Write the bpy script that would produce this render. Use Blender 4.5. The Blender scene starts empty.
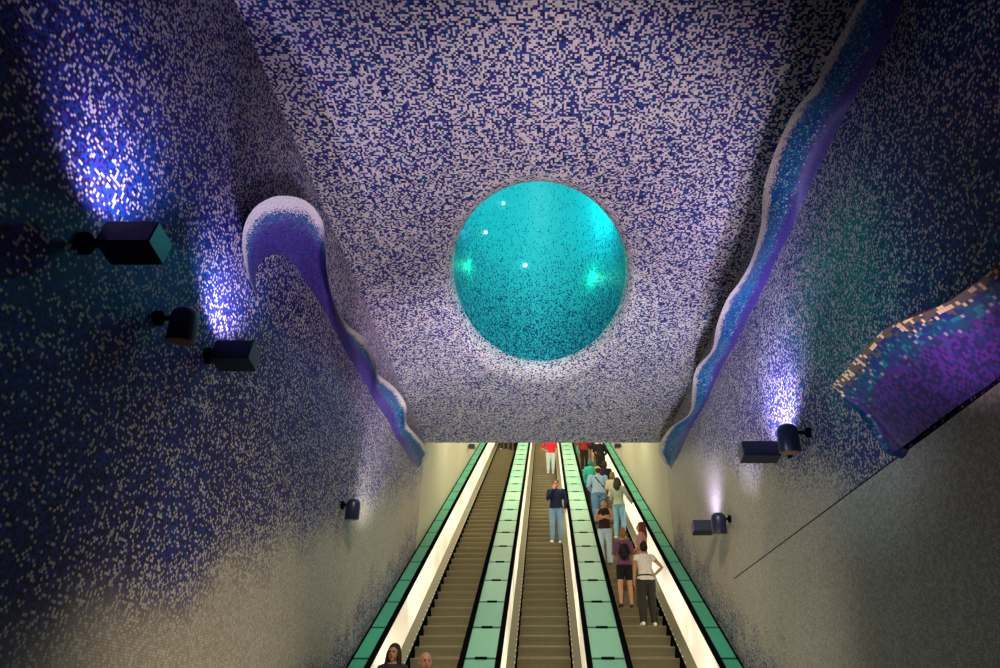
import bpy, bmesh, math, random
from mathutils import Vector, Matrix
R = math.radians
random.seed(7)
scene = bpy.context.scene
COL = scene.collection

# ------------------------------------------------------------------ dimensions (metres)
EYE = 1.62            # eye height over the concourse floor
FPX = 667.0           # focal length in pixels (24 mm lens)
PX, PY = 545.0, 334.0 # principal point
INC = R(30)
CI, SI = math.cos(INC), math.sin(INC)
HN = 5.4              # distance of the eye from the escalator incline
WX = 2.76             # half width of the hall
CH = 5.53             # ceiling height over the eye
YE = 14.6             # where the low ceiling ends and the escalator shaft begins

def inc(x, s, n):
    """lateral x, distance s along the incline, height n normal to it -> world"""
    return Vector((x, s*CI + (HN-n)*SI, EYE - (HN-n)*CI + s*SI))

def on_x(px, py, X):
    """the point of the vertical plane x = X seen at a place of the photograph"""
    z = X*FPX/(px-PX); u = (PY-py)/FPX*z
    return Vector((X, z*CI-u*SI, EYE + u*CI + z*SI))

# ------------------------------------------------------------------ helpers
def link(o, parent=None):
    COL.objects.link(o)
    if parent:
        o.parent = parent
        o.matrix_parent_inverse = parent_world(parent).inverted()
    return o
def parent_world(p):
    m = Matrix.LocRotScale(p.location, p.rotation_euler, p.scale)
    if p.parent: m = parent_world(p.parent) @ p.matrix_parent_inverse @ m
    return m
def tag(o, label=None, cat=None, group=None, kind=None):
    if label: o['label'] = label
    if cat: o['category'] = cat
    if group: o['group'] = group
    if kind: o['kind'] = kind
    return o
def empty(name, loc, label, cat, group=None):
    o = bpy.data.objects.new(name, None); o.empty_display_size = .1
    o.location = loc; COL.objects.link(o)
    return tag(o, label, cat, group)
def obj(name, bm, mat, parent=None, smooth=False, autos=None):
    me = bpy.data.meshes.new(name); bm.to_mesh(me); bm.free()
    for m in (mat if isinstance(mat, (list, tuple)) else [mat]): me.materials.append(m)
    if smooth:
        for p in me.polygons: p.use_smooth = True
        if autos is not None: me.set_sharp_from_angle(angle=R(autos))
    return link(bpy.data.objects.new(name, me), parent)
def link_child(o, parent):
    o.parent = parent; o.matrix_parent_inverse = parent_world(parent).inverted(); return o
def box(bm, lo, hi, M=None):
    vs = [bm.verts.new(Vector((x, y, z)) if M is None else M @ Vector((x, y, z)))
          for x in (lo[0], hi[0]) for y in (lo[1], hi[1]) for z in (lo[2], hi[2])]
    for f in ((0,1,3,2),(4,6,7,5),(0,4,5,1),(2,3,7,6),(0,2,6,4),(1,5,7,3)):
        bm.faces.new([vs[i] for i in f])
    return vs
def incbox(bm, x0, x1, s0, s1, n0, n1):
    vs = [bm.verts.new(inc(x, s, n)) for x in (x0, x1) for s in (s0, s1) for n in (n0, n1)]
    for f in ((0,1,3,2),(4,6,7,5),(0,4,5,1),(2,3,7,6),(0,2,6,4),(1,5,7,3)):
        bm.faces.new([vs[i] for i in f])
def recalc(bm): bmesh.ops.recalc_face_normals(bm, faces=bm.faces[:])
def loft(bm, rings, caps=True, closed=True):
    prev = None; first = None
    for r in rings:
        vs = [bm.verts.new(p) for p in r]
        if prev:
            n = len(vs)
            for i in range(n if closed else n-1):
                bm.faces.new((prev[i], prev[(i+1) % n], vs[(i+1) % n], vs[i]))
        else: first = vs
        prev = vs
    if caps:
        bm.faces.new(first[::-1]); bm.faces.new(prev)
def frame_of(t, side):
    t = t.normalized(); s = side - t*side.dot(t)
    if s.length < 1e-4: s = t.orthogonal()
    s.normalize(); return s, t.cross(s)
def tube(bm, pts, rad, seg=12, side=Vector((1, 0, 0))):
    """rad: list of (r_side, r_other) or floats, one per point"""
    rings = []
    n = len(pts); pts = [Vector(p) for p in pts]
    for i, p in enumerate(pts):
        t = pts[min(i+1, n-1)] - pts[max(i-1, 0)]
        a, b = frame_of(t, side)
        r = rad[i] if isinstance(rad, (list, tuple)) else rad
        ra, rb = r if isinstance(r, (list, tuple)) else (r, r)
        rings.append([p + a*math.cos(k*2*math.pi/seg)*ra + b*math.sin(k*2*math.pi/seg)*rb for k in range(seg)])
    loft(bm, rings)
def ball(bm, c, r, seg=14, M=None):
    r = r if isinstance(r, (list, tuple)) else (r, r, r)
    mat = Matrix.Translation(Vector(c)) @ (M.to_4x4() if M else Matrix()) @ Matrix.Diagonal((*r, 1))
    bmesh.ops.create_uvsphere(bm, u_segments=seg, v_segments=max(6, seg*2//3), radius=1, matrix=mat)

# ------------------------------------------------------------------ materials
class N:
    def __init__(s, name):
        s.m = bpy.data.materials.new(name); s.m.use_nodes = True
        s.t = s.m.node_tree; s.b = s.t.nodes['Principled BSDF']
    def n(s, typ, **kw):
        nd = s.t.nodes.new(typ)
        for k, v in kw.items(): setattr(nd, k, v)
        return nd
    def l(s, a, b): s.t.links.new(a, b)
    def put(s, sock, v):
        if hasattr(v, 'is_output'): s.l(v, sock)
        else: sock.default_value = v
    def math(s, op, a, b=None, clamp=False):
        nd = s.n('ShaderNodeMath', operation=op, use_clamp=clamp)
        s.put(nd.inputs[0], a)
        if b is not None: s.put(nd.inputs[1], b)
        return nd.outputs[0]
    def mix(s, f, a, b, mode='MIX'):
        nd = s.n('ShaderNodeMix', data_type='RGBA', blend_type=mode)
        s.put(nd.inputs[0], f)
        for sock, v in ((nd.inputs[6], a), (nd.inputs[7], b)):
            s.put(sock, v if hasattr(v, 'is_output') else (*v[:3], 1))
        return nd.outputs[2]
    def ramp(s, x, a, b, lo=0., hi=1.):
        nd = s.n('ShaderNodeMapRange', interpolation_type='SMOOTHSTEP')
        s.put(nd.inputs[0], x)
        for i, v in zip((1, 2, 3, 4), (a, b, lo, hi)): nd.inputs[i].default_value = v
        return nd.outputs[0]
    def noise(s, vec, scale, detail=3):
        nd = s.n('ShaderNodeTexNoise'); nd.inputs['Scale'].default_value = scale; nd.inputs['Detail'].default_value = detail
        if vec is not None: s.l(vec, nd.inputs['Vector'])
        return nd.outputs['Fac']

def plain(name, col, rough=.6, metal=0., var=.12, scale=30, emit=None, estr=0., coat=0., spec=.5):
    k = N(name)
    geo = k.n('ShaderNodeTexCoord')
    f = k.noise(geo.outputs['Object'], scale)
    lo = [c*(1-var) for c in col]; hi = [min(1, c*(1+var)) for c in col]
    k.l(k.mix(f, lo, hi), k.b.inputs['Base Color'])
    k.b.inputs['Roughness'].default_value = rough; k.b.inputs['Metallic'].default_value = metal
    k.b.inputs['Coat Weight'].default_value = coat; k.b.inputs['Specular IOR Level'].default_value = spec
    if emit:
        k.b.inputs['Emission Color'].default_value = (*emit, 1); k.b.inputs['Emission Strength'].default_value = estr
    return k.m

def srgb(r, g, b):
    f = lambda c: (c/255/12.92) if c/255 <= .04045 else ((c/255+.055)/1.055)**2.4
    return (f(r), f(g), f(b))

def tiles(k, size):
    """square glass tiles on the metric uv map: a random value and random colour per tile, and the grout mask"""
    uv = k.n('ShaderNodeUVMap', uv_map='metres').outputs[0]
    sc = k.n('ShaderNodeVectorMath', operation='SCALE'); k.l(uv, sc.inputs[0]); sc.inputs[3].default_value = 1/size
    fl = k.n('ShaderNodeVectorMath', operation='FLOOR'); k.l(sc.outputs[0], fl.inputs[0])
    wn = k.n('ShaderNodeTexWhiteNoise', noise_dimensions='2D'); k.l(fl.outputs[0], wn.inputs['Vector'])
    fr = k.n('ShaderNodeVectorMath', operation='FRACTION'); k.l(sc.outputs[0], fr.inputs[0])
    sp = k.n('ShaderNodeSeparateXYZ'); k.l(fr.outputs[0], sp.inputs[0])
    d = k.math('MINIMUM', k.math('MINIMUM', sp.outputs[0], k.math('SUBTRACT', 1, sp.outputs[0])),
               k.math('MINIMUM', sp.outputs[1], k.math('SUBTRACT', 1, sp.outputs[1])))
    grout = k.math('LESS_THAN', d, .07)
    sc2 = k.n('ShaderNodeSeparateColor'); k.l(wn.outputs['Color'], sc2.inputs[0])
    return wn.outputs['Value'], sc2.outputs[0], sc2.outputs[1], grout
def palette(k, x, stops):
    cr = k.n('ShaderNodeValToRGB'); cr.color_ramp.interpolation = 'CONSTANT'
    el = cr.color_ramp.elements
    while len(el) < len(stops): el.new(.5)
    for e, (p, c) in zip(el, stops): e.position = p; e.color = (*c, 1)
    k.l(x, cr.inputs[0]); return cr.outputs[0]

NAVY = (.004, .008, .050); COBALT = (.006, .030, .20); VIOLET = (.040, .020, .20); TEAL = (.004, .085, .16); DEEP = (.010, .005, .055)
WHITE = (.62, .56, .52)

def mat_ceiling():
    k = N('ceiling mosaic of white and violet glass tiles')
    r, c1, c2, grout = tiles(k, .022)
    pos = k.n('ShaderNodeNewGeometry').outputs['Position']
    s = k.n('ShaderNodeSeparateXYZ'); k.l(pos, s.inputs[0])
    big = k.noise(pos, .9, 2)
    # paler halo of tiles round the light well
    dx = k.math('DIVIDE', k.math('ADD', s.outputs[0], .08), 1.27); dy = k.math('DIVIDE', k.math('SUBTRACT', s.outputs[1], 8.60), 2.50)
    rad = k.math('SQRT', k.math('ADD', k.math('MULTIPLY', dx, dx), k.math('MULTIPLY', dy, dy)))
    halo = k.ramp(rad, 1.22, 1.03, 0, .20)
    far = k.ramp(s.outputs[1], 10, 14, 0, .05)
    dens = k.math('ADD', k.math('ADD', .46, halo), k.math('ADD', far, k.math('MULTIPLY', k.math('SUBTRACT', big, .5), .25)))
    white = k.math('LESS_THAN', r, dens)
    pal = palette(k, c1, [(0, (.095, .035, .28)), (.38, (.04, .018, .15)), (.62, (.012, .035, .18)), (.80, NAVY), (.93, TEAL)])
    col = k.mix(white, pal, k.mix(c2, (.42, .37, .36), (.60, .53, .50)))
    k.l(k.mix(k.math('MULTIPLY', grout, .3), col, (.05, .045, .06)), k.b.inputs['Base Color'])
    k.b.inputs['Roughness'].default_value = .5; k.b.inputs['Specular IOR Level'].default_value = .12
    return k.m

def mat_wall(side):
    k = N('wall mosaic fading from blue glass to sand tiles, ' + side)
    r, c1, c2, grout = tiles(k, .0185)
    pos = k.n('ShaderNodeNewGeometry').outputs['Position']
    s = k.n('ShaderNodeSeparateXYZ'); k.l(pos, s.inputs[0])
    Y, Z = s.outputs[1], k.math('SUBTRACT', s.outputs[2], EYE)
    big = k.noise(pos, .8, 3); med = k.noise(pos, 2.2, 3)
    nb = k.math('SUBTRACT', big, .5); nm = k.math('SUBTRACT', med, .5)
    sl = k.math('SUBTRACT', Z, k.math('MULTIPLY', Y, .40))
    sl = k.math('ADD', sl, k.math('MULTIPLY', nb, 1.0))
    if side == 'right':
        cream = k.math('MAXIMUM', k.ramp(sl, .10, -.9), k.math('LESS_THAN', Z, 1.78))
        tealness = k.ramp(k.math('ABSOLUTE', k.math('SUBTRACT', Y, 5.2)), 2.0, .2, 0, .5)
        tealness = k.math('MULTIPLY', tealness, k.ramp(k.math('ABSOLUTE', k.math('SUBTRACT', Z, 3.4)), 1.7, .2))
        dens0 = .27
    else:
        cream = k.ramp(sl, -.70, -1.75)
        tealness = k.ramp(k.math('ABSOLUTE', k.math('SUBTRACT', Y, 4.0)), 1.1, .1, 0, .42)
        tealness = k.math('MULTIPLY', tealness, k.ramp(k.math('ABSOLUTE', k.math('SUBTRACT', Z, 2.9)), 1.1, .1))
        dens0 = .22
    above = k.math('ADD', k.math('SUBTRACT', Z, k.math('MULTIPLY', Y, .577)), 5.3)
    cream = k.math('MULTIPLY', cream, k.ramp(k.math('ADD', above, k.math('MULTIPLY', nm, 1.6)), .0, 1.1, .30, 1))  # navy tiles return by the decks; on the left they paint shade
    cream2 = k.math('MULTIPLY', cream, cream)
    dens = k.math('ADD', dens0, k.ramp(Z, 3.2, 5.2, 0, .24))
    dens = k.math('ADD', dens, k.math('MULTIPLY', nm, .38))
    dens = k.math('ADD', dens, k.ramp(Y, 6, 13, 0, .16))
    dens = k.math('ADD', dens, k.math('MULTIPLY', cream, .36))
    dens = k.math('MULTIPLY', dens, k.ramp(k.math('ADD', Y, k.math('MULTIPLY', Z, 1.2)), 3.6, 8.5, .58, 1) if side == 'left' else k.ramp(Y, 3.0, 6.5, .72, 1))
    white = k.math('LESS_THAN', r, dens)
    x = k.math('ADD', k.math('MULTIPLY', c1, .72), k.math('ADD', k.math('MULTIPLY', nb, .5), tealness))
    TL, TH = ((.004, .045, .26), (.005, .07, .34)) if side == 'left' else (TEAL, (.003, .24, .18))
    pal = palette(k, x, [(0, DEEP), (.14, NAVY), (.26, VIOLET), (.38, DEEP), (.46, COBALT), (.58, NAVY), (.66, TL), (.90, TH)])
    pal = k.mix(k.math('MULTIPLY', cream2, .95), pal, k.mix(c1, (.24, .22, .19), (.40, .36, .29)))
    wh = k.mix(c2, (.30, .26, .26), (.56, .50, .48))
    wh = k.mix(cream, wh, k.mix(c2, (.38, .36, .30), (.52, .48, .40)))
    col = k.mix(white, pal, wh)
    k.l(k.mix(k.math('MULTIPLY', grout, .45), col, (.03, .028, .05)), k.b.inputs['Base Color'])
    k.b.inputs['Roughness'].default_value = .5; k.b.inputs['Specular IOR Level'].default_value = .12
    return k.m

def mat_ledge(name, edge, size=.016, band=.22, purple=(.085, .05, .27), edge_base=(.5, .45, .40), mid=.62, fleck=.38, farshift=.32):
    """mosaic running across the ledge from purple by the wall to pale tiles on its rim"""
    k = N(name)
    r, c1, c2, grout = tiles(k, size)
    pv = k.n('ShaderNodeUVMap', uv_map='profile').outputs[0]
    s = k.n('ShaderNodeSeparateXYZ'); k.l(pv, s.inputs[0])
    v = s.outputs[1]
    tcn = k.n('ShaderNodeTexCoord')
    w = k.math('ADD', v, k.math('MULTIPLY', k.math('SUBTRACT', k.noise(tcn.outputs['Object'], 3.5, 3), .5), .22))
    w = k.math('ADD', w, k.math('MULTIPLY', k.math('SUBTRACT', r, .5), .12))
    pal_hi = palette(k, c1, [(0, COBALT), (.4, TEAL), (.75, (.01, .20, .28)), (.93, (.35, .38, .40))])
    pal_lo = palette(k, c1, [(0, purple), (.40, (.030, .014, .11)), (.78, (.02, .03, .20))])
    col = k.mix(k.ramp(k.math('ADD', w, k.ramp(s.outputs[0], 2.5, 9, 0, farshift)), mid-.1, mid+.1), pal_lo, pal_hi)
    ed = k.mix(k.math('LESS_THAN', c2, fleck), edge, edge_base)
    col = k.mix(k.math('GREATER_THAN', w, 1-band), col, ed)
    k.l(k.mix(k.math('MULTIPLY', grout, .4), col, (.03, .03, .05)), k.b.inputs['Base Color'])
    k.b.inputs['Roughness'].default_value = .42; k.b.inputs['Specular IOR Level'].default_value = .25
    return k.m

def mat_well():
    k = N('light well mosaic of pale and turquoise tiles')
    r, c1, c2, grout = tiles(k, .024)
    pos = k.n('ShaderNodeNewGeometry').outputs['Position']
    s = k.n('ShaderNodeSeparateXYZ'); k.l(pos, s.inputs[0])
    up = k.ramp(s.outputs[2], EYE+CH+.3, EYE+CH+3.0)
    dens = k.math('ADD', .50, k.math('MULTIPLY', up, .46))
    col = k.mix(k.math('LESS_THAN', r, dens), k.mix(c1, (.002, .020, .060), (.004, .04, .09)), k.mix(c2, (.014, .22, .22), (.020, .28, .27)))  # pale tiles tinted turquoise, putting the glow of the well into their colour
    k.l(col, k.b.inputs['Base Color']); k.b.inputs['Roughness'].default_value = .6; k.b.inputs['Specular IOR Level'].default_value = .2
    return k.m

def mat_step():
    k = N('grooved olive grey escalator tread metal')
    tc = k.n('ShaderNodeTexCoord'); s = k.n('ShaderNodeSeparateXYZ'); k.l(tc.outputs['Object'], s.inputs[0])
    g = k.math('SINE', k.math('MULTIPLY', s.outputs[0], 2*math.pi/.018))
    f = k.noise(tc.outputs['Object'], 9, 4)
    stretch = k.n('ShaderNodeMapping'); k.l(tc.outputs['Object'], stretch.inputs[0]); stretch.inputs['Scale'].default_value = (40, 2, 2)
    f2 = k.noise(stretch.outputs[0], 1, 2)
    col = k.mix(f2, (.30, .27, .165), (.47, .425, .27)); col = k.mix(k.math('MULTIPLY', f, .5), col, (.25, .225, .14))
    k.l(k.mix(k.ramp(g, -.4, .6, .5, 0), col, (.03, .028, .02)), k.b.inputs['Base Color'])
    k.b.inputs['Roughness'].default_value = .45; k.b.inputs['Metallic'].default_value = .25
    return k.m

def mat_backlit():
    k = N('backlit cream balustrade panel')
    tc = k.n('ShaderNodeTexCoord')
    f = k.noise(tc.outputs['Object'], .7, 2)
    k.b.inputs['Base Color'].default_value = (.75, .70, .58, 1)
    k.l(k.mix(f, (.95, .80, .52), (1, .92, .72)), k.b.inputs['Emission Color'])
    k.l(k.ramp(f, .35, .68, .55, 1.15), k.b.inputs['Emission Strength'])
    k.b.inputs['Roughness'].default_value = .2
    return k.m

M = {}
M['ceiling'] = mat_ceiling()
M['wall_l'] = mat_wall('left'); M['wall_r'] = mat_wall('right')
M['ledge_l'] = mat_ledge('ledge mosaic, white rim over blue and violet', (.62, .57, .52), band=.17, mid=.73)
M['ledge_r'] = mat_ledge('ledge mosaic, sandy rim over blue and indigo', (.60, .54, .44), band=.15, edge_base=(.34, .30, .26), mid=.42, purple=(.05, .025, .17), farshift=.08)
M['scoop'] = mat_ledge('shell ledge mosaic, gold flecked rim over indigo and purple', (.80, .60, .32), size=.026, band=.10,
                       purple=(.10, .025, .26), edge_base=(.13, .095, .07), mid=.70, fleck=.70)
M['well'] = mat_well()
M['step'] = mat_step()
M['backlit'] = mat_backlit()
M['skirt'] = plain('olive brushed steel skirt', (.15, .135, .075), .5, .2, .1, 6)
M['stud'] = plain('pale nylon skirt stud', (.8, .78, .6), .5)
M['rubber'] = plain('black rubber handrail', (.004, .004, .005), .9, 0, .2, 10, spec=.0)
M['black'] = plain('black powder coated frame and shadow gap', (.004, .006, .006), .9, 0, .2, 12, spec=.0)
def mat_glass():
    k = N('sea green back painted glass')
    oi = k.n('ShaderNodeObjectInfo'); tc = k.n('ShaderNodeTexCoord')
    a = k.mix(oi.outputs['Random'], (.16, .46, .30), (.30, .62, .40))
    k.l(k.mix(k.math('MULTIPLY', k.noise(tc.outputs['Object'], .8), .5), a, (.10, .36, .27)), k.b.inputs['Base Color'])
    k.b.inputs['Roughness'].default_value = .45
    return k.m
M['glass'] = mat_glass()
M['cream'] = plain('cream plaster shaft wall', (.46, .46, .35), .75, 0, .10, 1.3)
M['soffit'] = plain('pale plaster soffit', (.5, .48, .42), .8, 0, .05, 2)
M['floor'] = plain('dark polished stone floor', (.06, .06, .065), .25, 0, .2, 3)
M['navybox'] = plain('midnight blue lacquered lamp housing', (.009, .016, .050), .35, 0, .1, 9)
M['lens'] = plain('violet lamp lens', (.3, .3, .8), .2, emit=(.5, .45, 1), estr=3)
M['amber'] = plain('amber lamp lens', (.30, .13, .05), .3, 0, .1, 9)
M['tube'] = plain('white fluorescent tube', (.8, .8, .75), .3, emit=(1, .92, .72), estr=6)
M['star'] = plain('white glowing lamp', (.9, 1, .9), .3, emit=(.7, 1, .9), estr=9)

def metric_uv(me, fn, prof=None):
    uv = me.uv_layers.new(name='metres')
    for lp in me.loops: uv.data[lp.index].uv = fn(me.vertices[lp.vertex_index].co)

# ------------------------------------------------------------------ the setting
def slab_wall(name, x, y0, y1, z0, z1, mat, thick=.25, side=1):
    bm = bmesh.new()
    xa, xb = (x, x+thick*side)
    box(bm, (min(xa, xb), y0, z0), (max(xa, xb), y1, z1))
    recalc(bm)
    o = obj(name, bm, mat); metric_uv(o.data, lambda c: (c.y, c.z))
    return tag(o, kind='structure')
zc = EYE+CH
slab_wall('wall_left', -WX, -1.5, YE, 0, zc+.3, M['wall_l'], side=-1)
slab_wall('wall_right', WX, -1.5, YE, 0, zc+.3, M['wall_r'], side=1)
slab_wall('wall_upper_left', -WX, YE, 34, 0, 20, M['cream'], side=-1)
slab_wall('wall_upper_right', WX, YE, 34, 0, 20, M['cream'], side=1)
bm = bmesh.new(); box(bm, (-WX-.25, 33.6, 10), (WX+.25, 33.9, 20)); recalc(bm); tag(obj('wall_end', bm, M['cream']), kind='structure')
bm = bmesh.new(); box(bm, (-WX-.25, -1.5, -.2), (WX+.25, 8.0, 0)); recalc(bm); tag(obj('floor', bm, M['floor']), kind='structure')
# sloping soffit of the escalator shaft
bm = bmesh.new()
incbox(bm, -WX, WX, 16.4, 36.0, 3.7, 3.9); recalc(bm)
tag(obj('ceiling_shaft', bm, M['soffit']), kind='structure')
# cut line: a thin horizontal joint in the right-hand wall
bm = bmesh.new(); box(bm, (WX-.004, 2.0, EYE+1.770), (WX+.01, 10.2, EYE+1.779)); recalc(bm)
tag(obj('trim_1', bm, M['black']), kind='structure')

# ceiling with the elliptical mouth of the light well, its edge rolled upwards
EA, EB, EYC, EXC = 1.31, 2.48, 8.63, -.08
NS = 144
def ell(k, f=1., z=0.):
    a = 2*math.pi*k/NS
    return Vector((EXC+EA*f*math.cos(a), EYC+EB*f*math.sin(a), zc+z))
bm = bmesh.new()
def rect_ring(k):
    e = ell(k) - Vector((EXC, EYC, zc))
    best = 1e9
    for d, lo, hi in ((e.x, -WX-EXC, WX-EXC), (e.y, -1.5-EYC, YE-EYC)):
        if d > 1e-9: best = min(best, hi/d)
        if d < -1e-9: best = min(best, lo/d)
    return Vector((EXC+e.x*best, EYC+e.y*best, zc))
rings = []
outer = [rect_ring(k) for k in range(NS)]
for cx_, cy_ in ((-WX, -1.5), (WX, -1.5), (WX, YE), (-WX, YE)):     # square the corners off
    k = min(range(NS), key=lambda q: (outer[q].x-cx_)**2+(outer[q].y-cy_)**2); outer[k] = Vector((cx_, cy_, zc))
rings.append([o + Vector((0, 0, .35)) for o in outer])
rings.append(outer)
ft = .14
mid = [ell(k, 1+ft) for k in range(NS)]
rings.append([(o+m_)/2 for o, m_ in zip(outer, mid)])
for q in range(0, 9):
    a = q/8*math.pi/2
    rings.append([ell(k, 1+ft*(1-math.sin(a)), .30*(1-math.cos(a))) for k in range(NS)])
loft(bm, rings, caps=False); recalc(bm)
bmesh.ops.reverse_faces(bm, faces=bm.faces[:]) if bm.faces[:][NS*2].normal.z > 0 else None
ceil = obj('ceiling', bm, M['ceiling'], smooth=True, autos=40)
def ceil_uv(c):
    dz = c.z-zc
    if dz <= 1e-4 or dz > .31: return (c.x, c.y)
    a = math.atan2((c.y-EYC)/EB, (c.x-EXC)/EA)
    q = math.acos(max(-1, min(1, 1-dz/.30)))          # 0..pi/2 along the rolled edge
    f = 1+ft-q*.19
    return (EXC+EA*f*math.cos(a), EYC+EB*f*math.sin(a))
metric_uv(ceil.data, ceil_uv); tag(ceil, kind='structure')
# the lintel at its far end
bm = bmesh.new(); box(bm, (-WX, YE-.30, zc+.002), (WX, YE, zc+1.8)); recalc(bm)
lin = obj('wall_lintel', bm, M['cream']); tag(lin, kind='structure')

# the light well: an oval shaft that closes to a shallow dome
bm = bmesh.new()
prof = [(1.0, .30), (1.0, .6), (.99, 1.0), (.97, 1.5), (.93, 2.0), (.87, 2.5), (.78, 2.95), (.66, 3.35), (.50, 3.65), (.32, 3.85), (.15, 3.95), (.02, 3.98)]
loft(bm, [[ell(k, f, z) for k in range(NS)] for f, z in prof], caps=False)
bmesh.ops.recalc_face_normals(bm, faces=bm.faces[:]); bmesh.ops.reverse_faces(bm, faces=bm.faces[:])
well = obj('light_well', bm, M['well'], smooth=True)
uvl = well.data.uv_layers.new(name='metres')
for p in well.data.polygons:
    for li in p.loop_indices:
        c = well.data.vertices[well.data.loops[li].vertex_index].co
        a = math.atan2((c.y-EYC)/EB, (c.x-EXC)/EA)
        uvl.data[li].uv = (a*1.85, c.z)
    us = [uvl.data[li].uv.x for li in p.loop_indices]
    if max(us)-min(us) > 3:
        for li in p.loop_indices:
            if uvl.data[li].uv.x < 0: uvl.data[li].uv.x += 2*math.pi*1.85
tag(well, 'oval light well glowing turquoise in the mosaic ceiling', 'light well')

# ------------------------------------------------------------------ ledges (wavy ribbons of mosaic standing out from the walls)
def resample(pts, n):
    """Catmull-Rom through 2d points, n samples by arc length"""
    P = [Vector((*p, 0)) for p in pts]; P = [P[0]*2-P[1]] + P + [P[-1]*2-P[-2]]
    dense = []
    for i in range(1, len(P)-2):
        for q in range(24):
            t = q/24; a, b, c, d = P[i-1:i+3]
            dense.append(.5*((2*b)+(c-a)*t+(2*a-5*b+4*c-d)*t*t+(3*b-a-3*c+d)*t**3))
    dense.append(P[-2])
    L = [0]
    for i in range(1, len(dense)): L.append(L[-1]+(dense[i]-dense[i-1]).length)
    out = []; j = 0
    for q in range(n):
        t = L[-1]*q/(n-1)
        while j < len(L)-2 and L[j+1] < t: j += 1
        f = (t-L[j])/max(1e-9, L[j+1]-L[j]); out.append(dense[j].lerp(dense[j+1], f))
    return out
def ledge(name, inner, crest, out_fn, sgn, mat, label, cat, n=150, m=12, curl=.35):
    """inner: curve on the wall; crest: rim; out_fn(t): how far the rim stands out; concave underside, rounded rim, back to the wall"""
    A = resample(inner, n); B = resample(crest, n)
    bm = bmesh.new(); uvd = {}; rows = []
    acc = 0; lastp = None
    for i in range(n):
        t = i/(n-1); o = max(.012, out_fn(t))
        a = on_x(A[i].x, A[i].y, sgn*(WX+.03)); b = on_x(B[i].x, B[i].y, sgn*(WX-o))
        if lastp is not None: acc += (a+b-lastp).length/2
        lastp = a+b
        row = []; l = 0; lp_ = None
        for j in range(m+1):
            v = j/m; q = A[i].lerp(B[i], v)
            p = on_x(q.x, q.y, sgn*(WX+.03-(o+.03)*((1-curl)*v+curl*v**2.6)))     # concave section
            if lp_ is not None: l += (p-lp_).length
            lp_ = p; row.append((p, v, l))
        inn = A[i]-B[i]; dd = inn.length; q = B[i]+inn*min(.35, 9/max(dd, 1))
        wall_pt = on_x(q.x, q.y, sgn*(WX+.03))
        for w_, vv in ((.04, 1.02), (.35, 1.05), (1., 1.2)):
            row.append((b.lerp(wall_pt, w_), vv, l+.02+w_*.3))
        vs = []
        for p, v, l in row:
            q = bm.verts.new(p); uvd[q] = (acc, l, v); vs.append(q)
        rows.append(vs)
    for r0, r1 in zip(rows, rows[1:]):
        for j in range(len(r0)-1): bm.faces.new((r0[j], r1[j], r1[j+1], r0[j+1]))
    for r_ in (rows[0], rows[-1]): bm.faces.new(r_ if r_ is rows[0] else r_[::-1])
    recalc(bm)
    u1 = bm.loops.layers.uv.new('metres'); u2 = bm.loops.layers.uv.new('profile')
    for f in bm.faces:
        for lp in f.loops:
            x, l, v = uvd[lp.vert]; lp[u1].uv = (x, l); lp[u2].uv = (x, v)
    o = obj(name, bm, mat, smooth=True, autos=50)
    return tag(o, label, cat)

L_crest = [(259,303),(248,276),(242.5,250),(244.4,225.5),(256.4,206),(278,196),(304,200),(321,218),(326,242),(327,271),(334,300),(347,324),(364,338),
           (374,357),(378.6,374),(395,388),(406,405),(407,424),(417,436),(428,451),(424,463),(413.5,474)]
L_inner = [(260,304),(259.5,295),(260,286),(261.5,276),(266,268),(274,263),(285,262),(292,266),(299,277),(309,295),(318,309),(328,324),(337,340),(347,357),(357,374),
           (366.6,391),(376,408),(386,424),(394,439),(402.5,453),(408,464),(413,474)]
sm = lambda t, a, b: max(0., min(1., (t-a)/(b-a)))
ss = lambda t, a, b: sm(t, a, b)**2*(3-2*sm(t, a, b))
ledge('wavy_ledge', L_inner, L_crest, lambda t: .012+(.05+.10*ss(t, .02, .15)+.28*ss(t, .12, .34))*ss(t, 0, .05)*(1-.95*ss(t, .93, 1)) - .10*ss(t, .4, .9), -1, M['ledge_l'],
      'hooked wavy mosaic ledge with white rim on the wall left of the ceiling', 'ledge')
R_crest = [(905,-78),(884,-40),(860,0),(844,29),(828.5,56),(815,85),(795,110),(781,137),(770,166),(763,193),(761,224),(752,258),(740,281),(727,299),(716.6,326),
           (711.8,350),(696,369),(692,393),(689,414),(669,429),(659,448),(664,462),(674,473)]
R_inner = [(945,-78),(925,-40),(907,0),(897,30),(880,62),(864,88),(850,114),(837,140),(824,166),(810,195),(796,226),(779,258),(770,281),(759,303),(745,329),
           (734,350),(724,369),(713,391),(702,412),(693,430),(686,446),(679,461),(674.6,473)]
ledge('wavy_ledge', R_inner, R_crest, lambda t: .02+.42*(1-.93*ss(t, .95, 1)) + .12*(1-ss(t, .5, .9)) - .08*ss(t, .3, .9), 1, M['ledge_r'],
      'long wavy mosaic ledge with sandy rim right of the ceiling', 'ledge')

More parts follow.
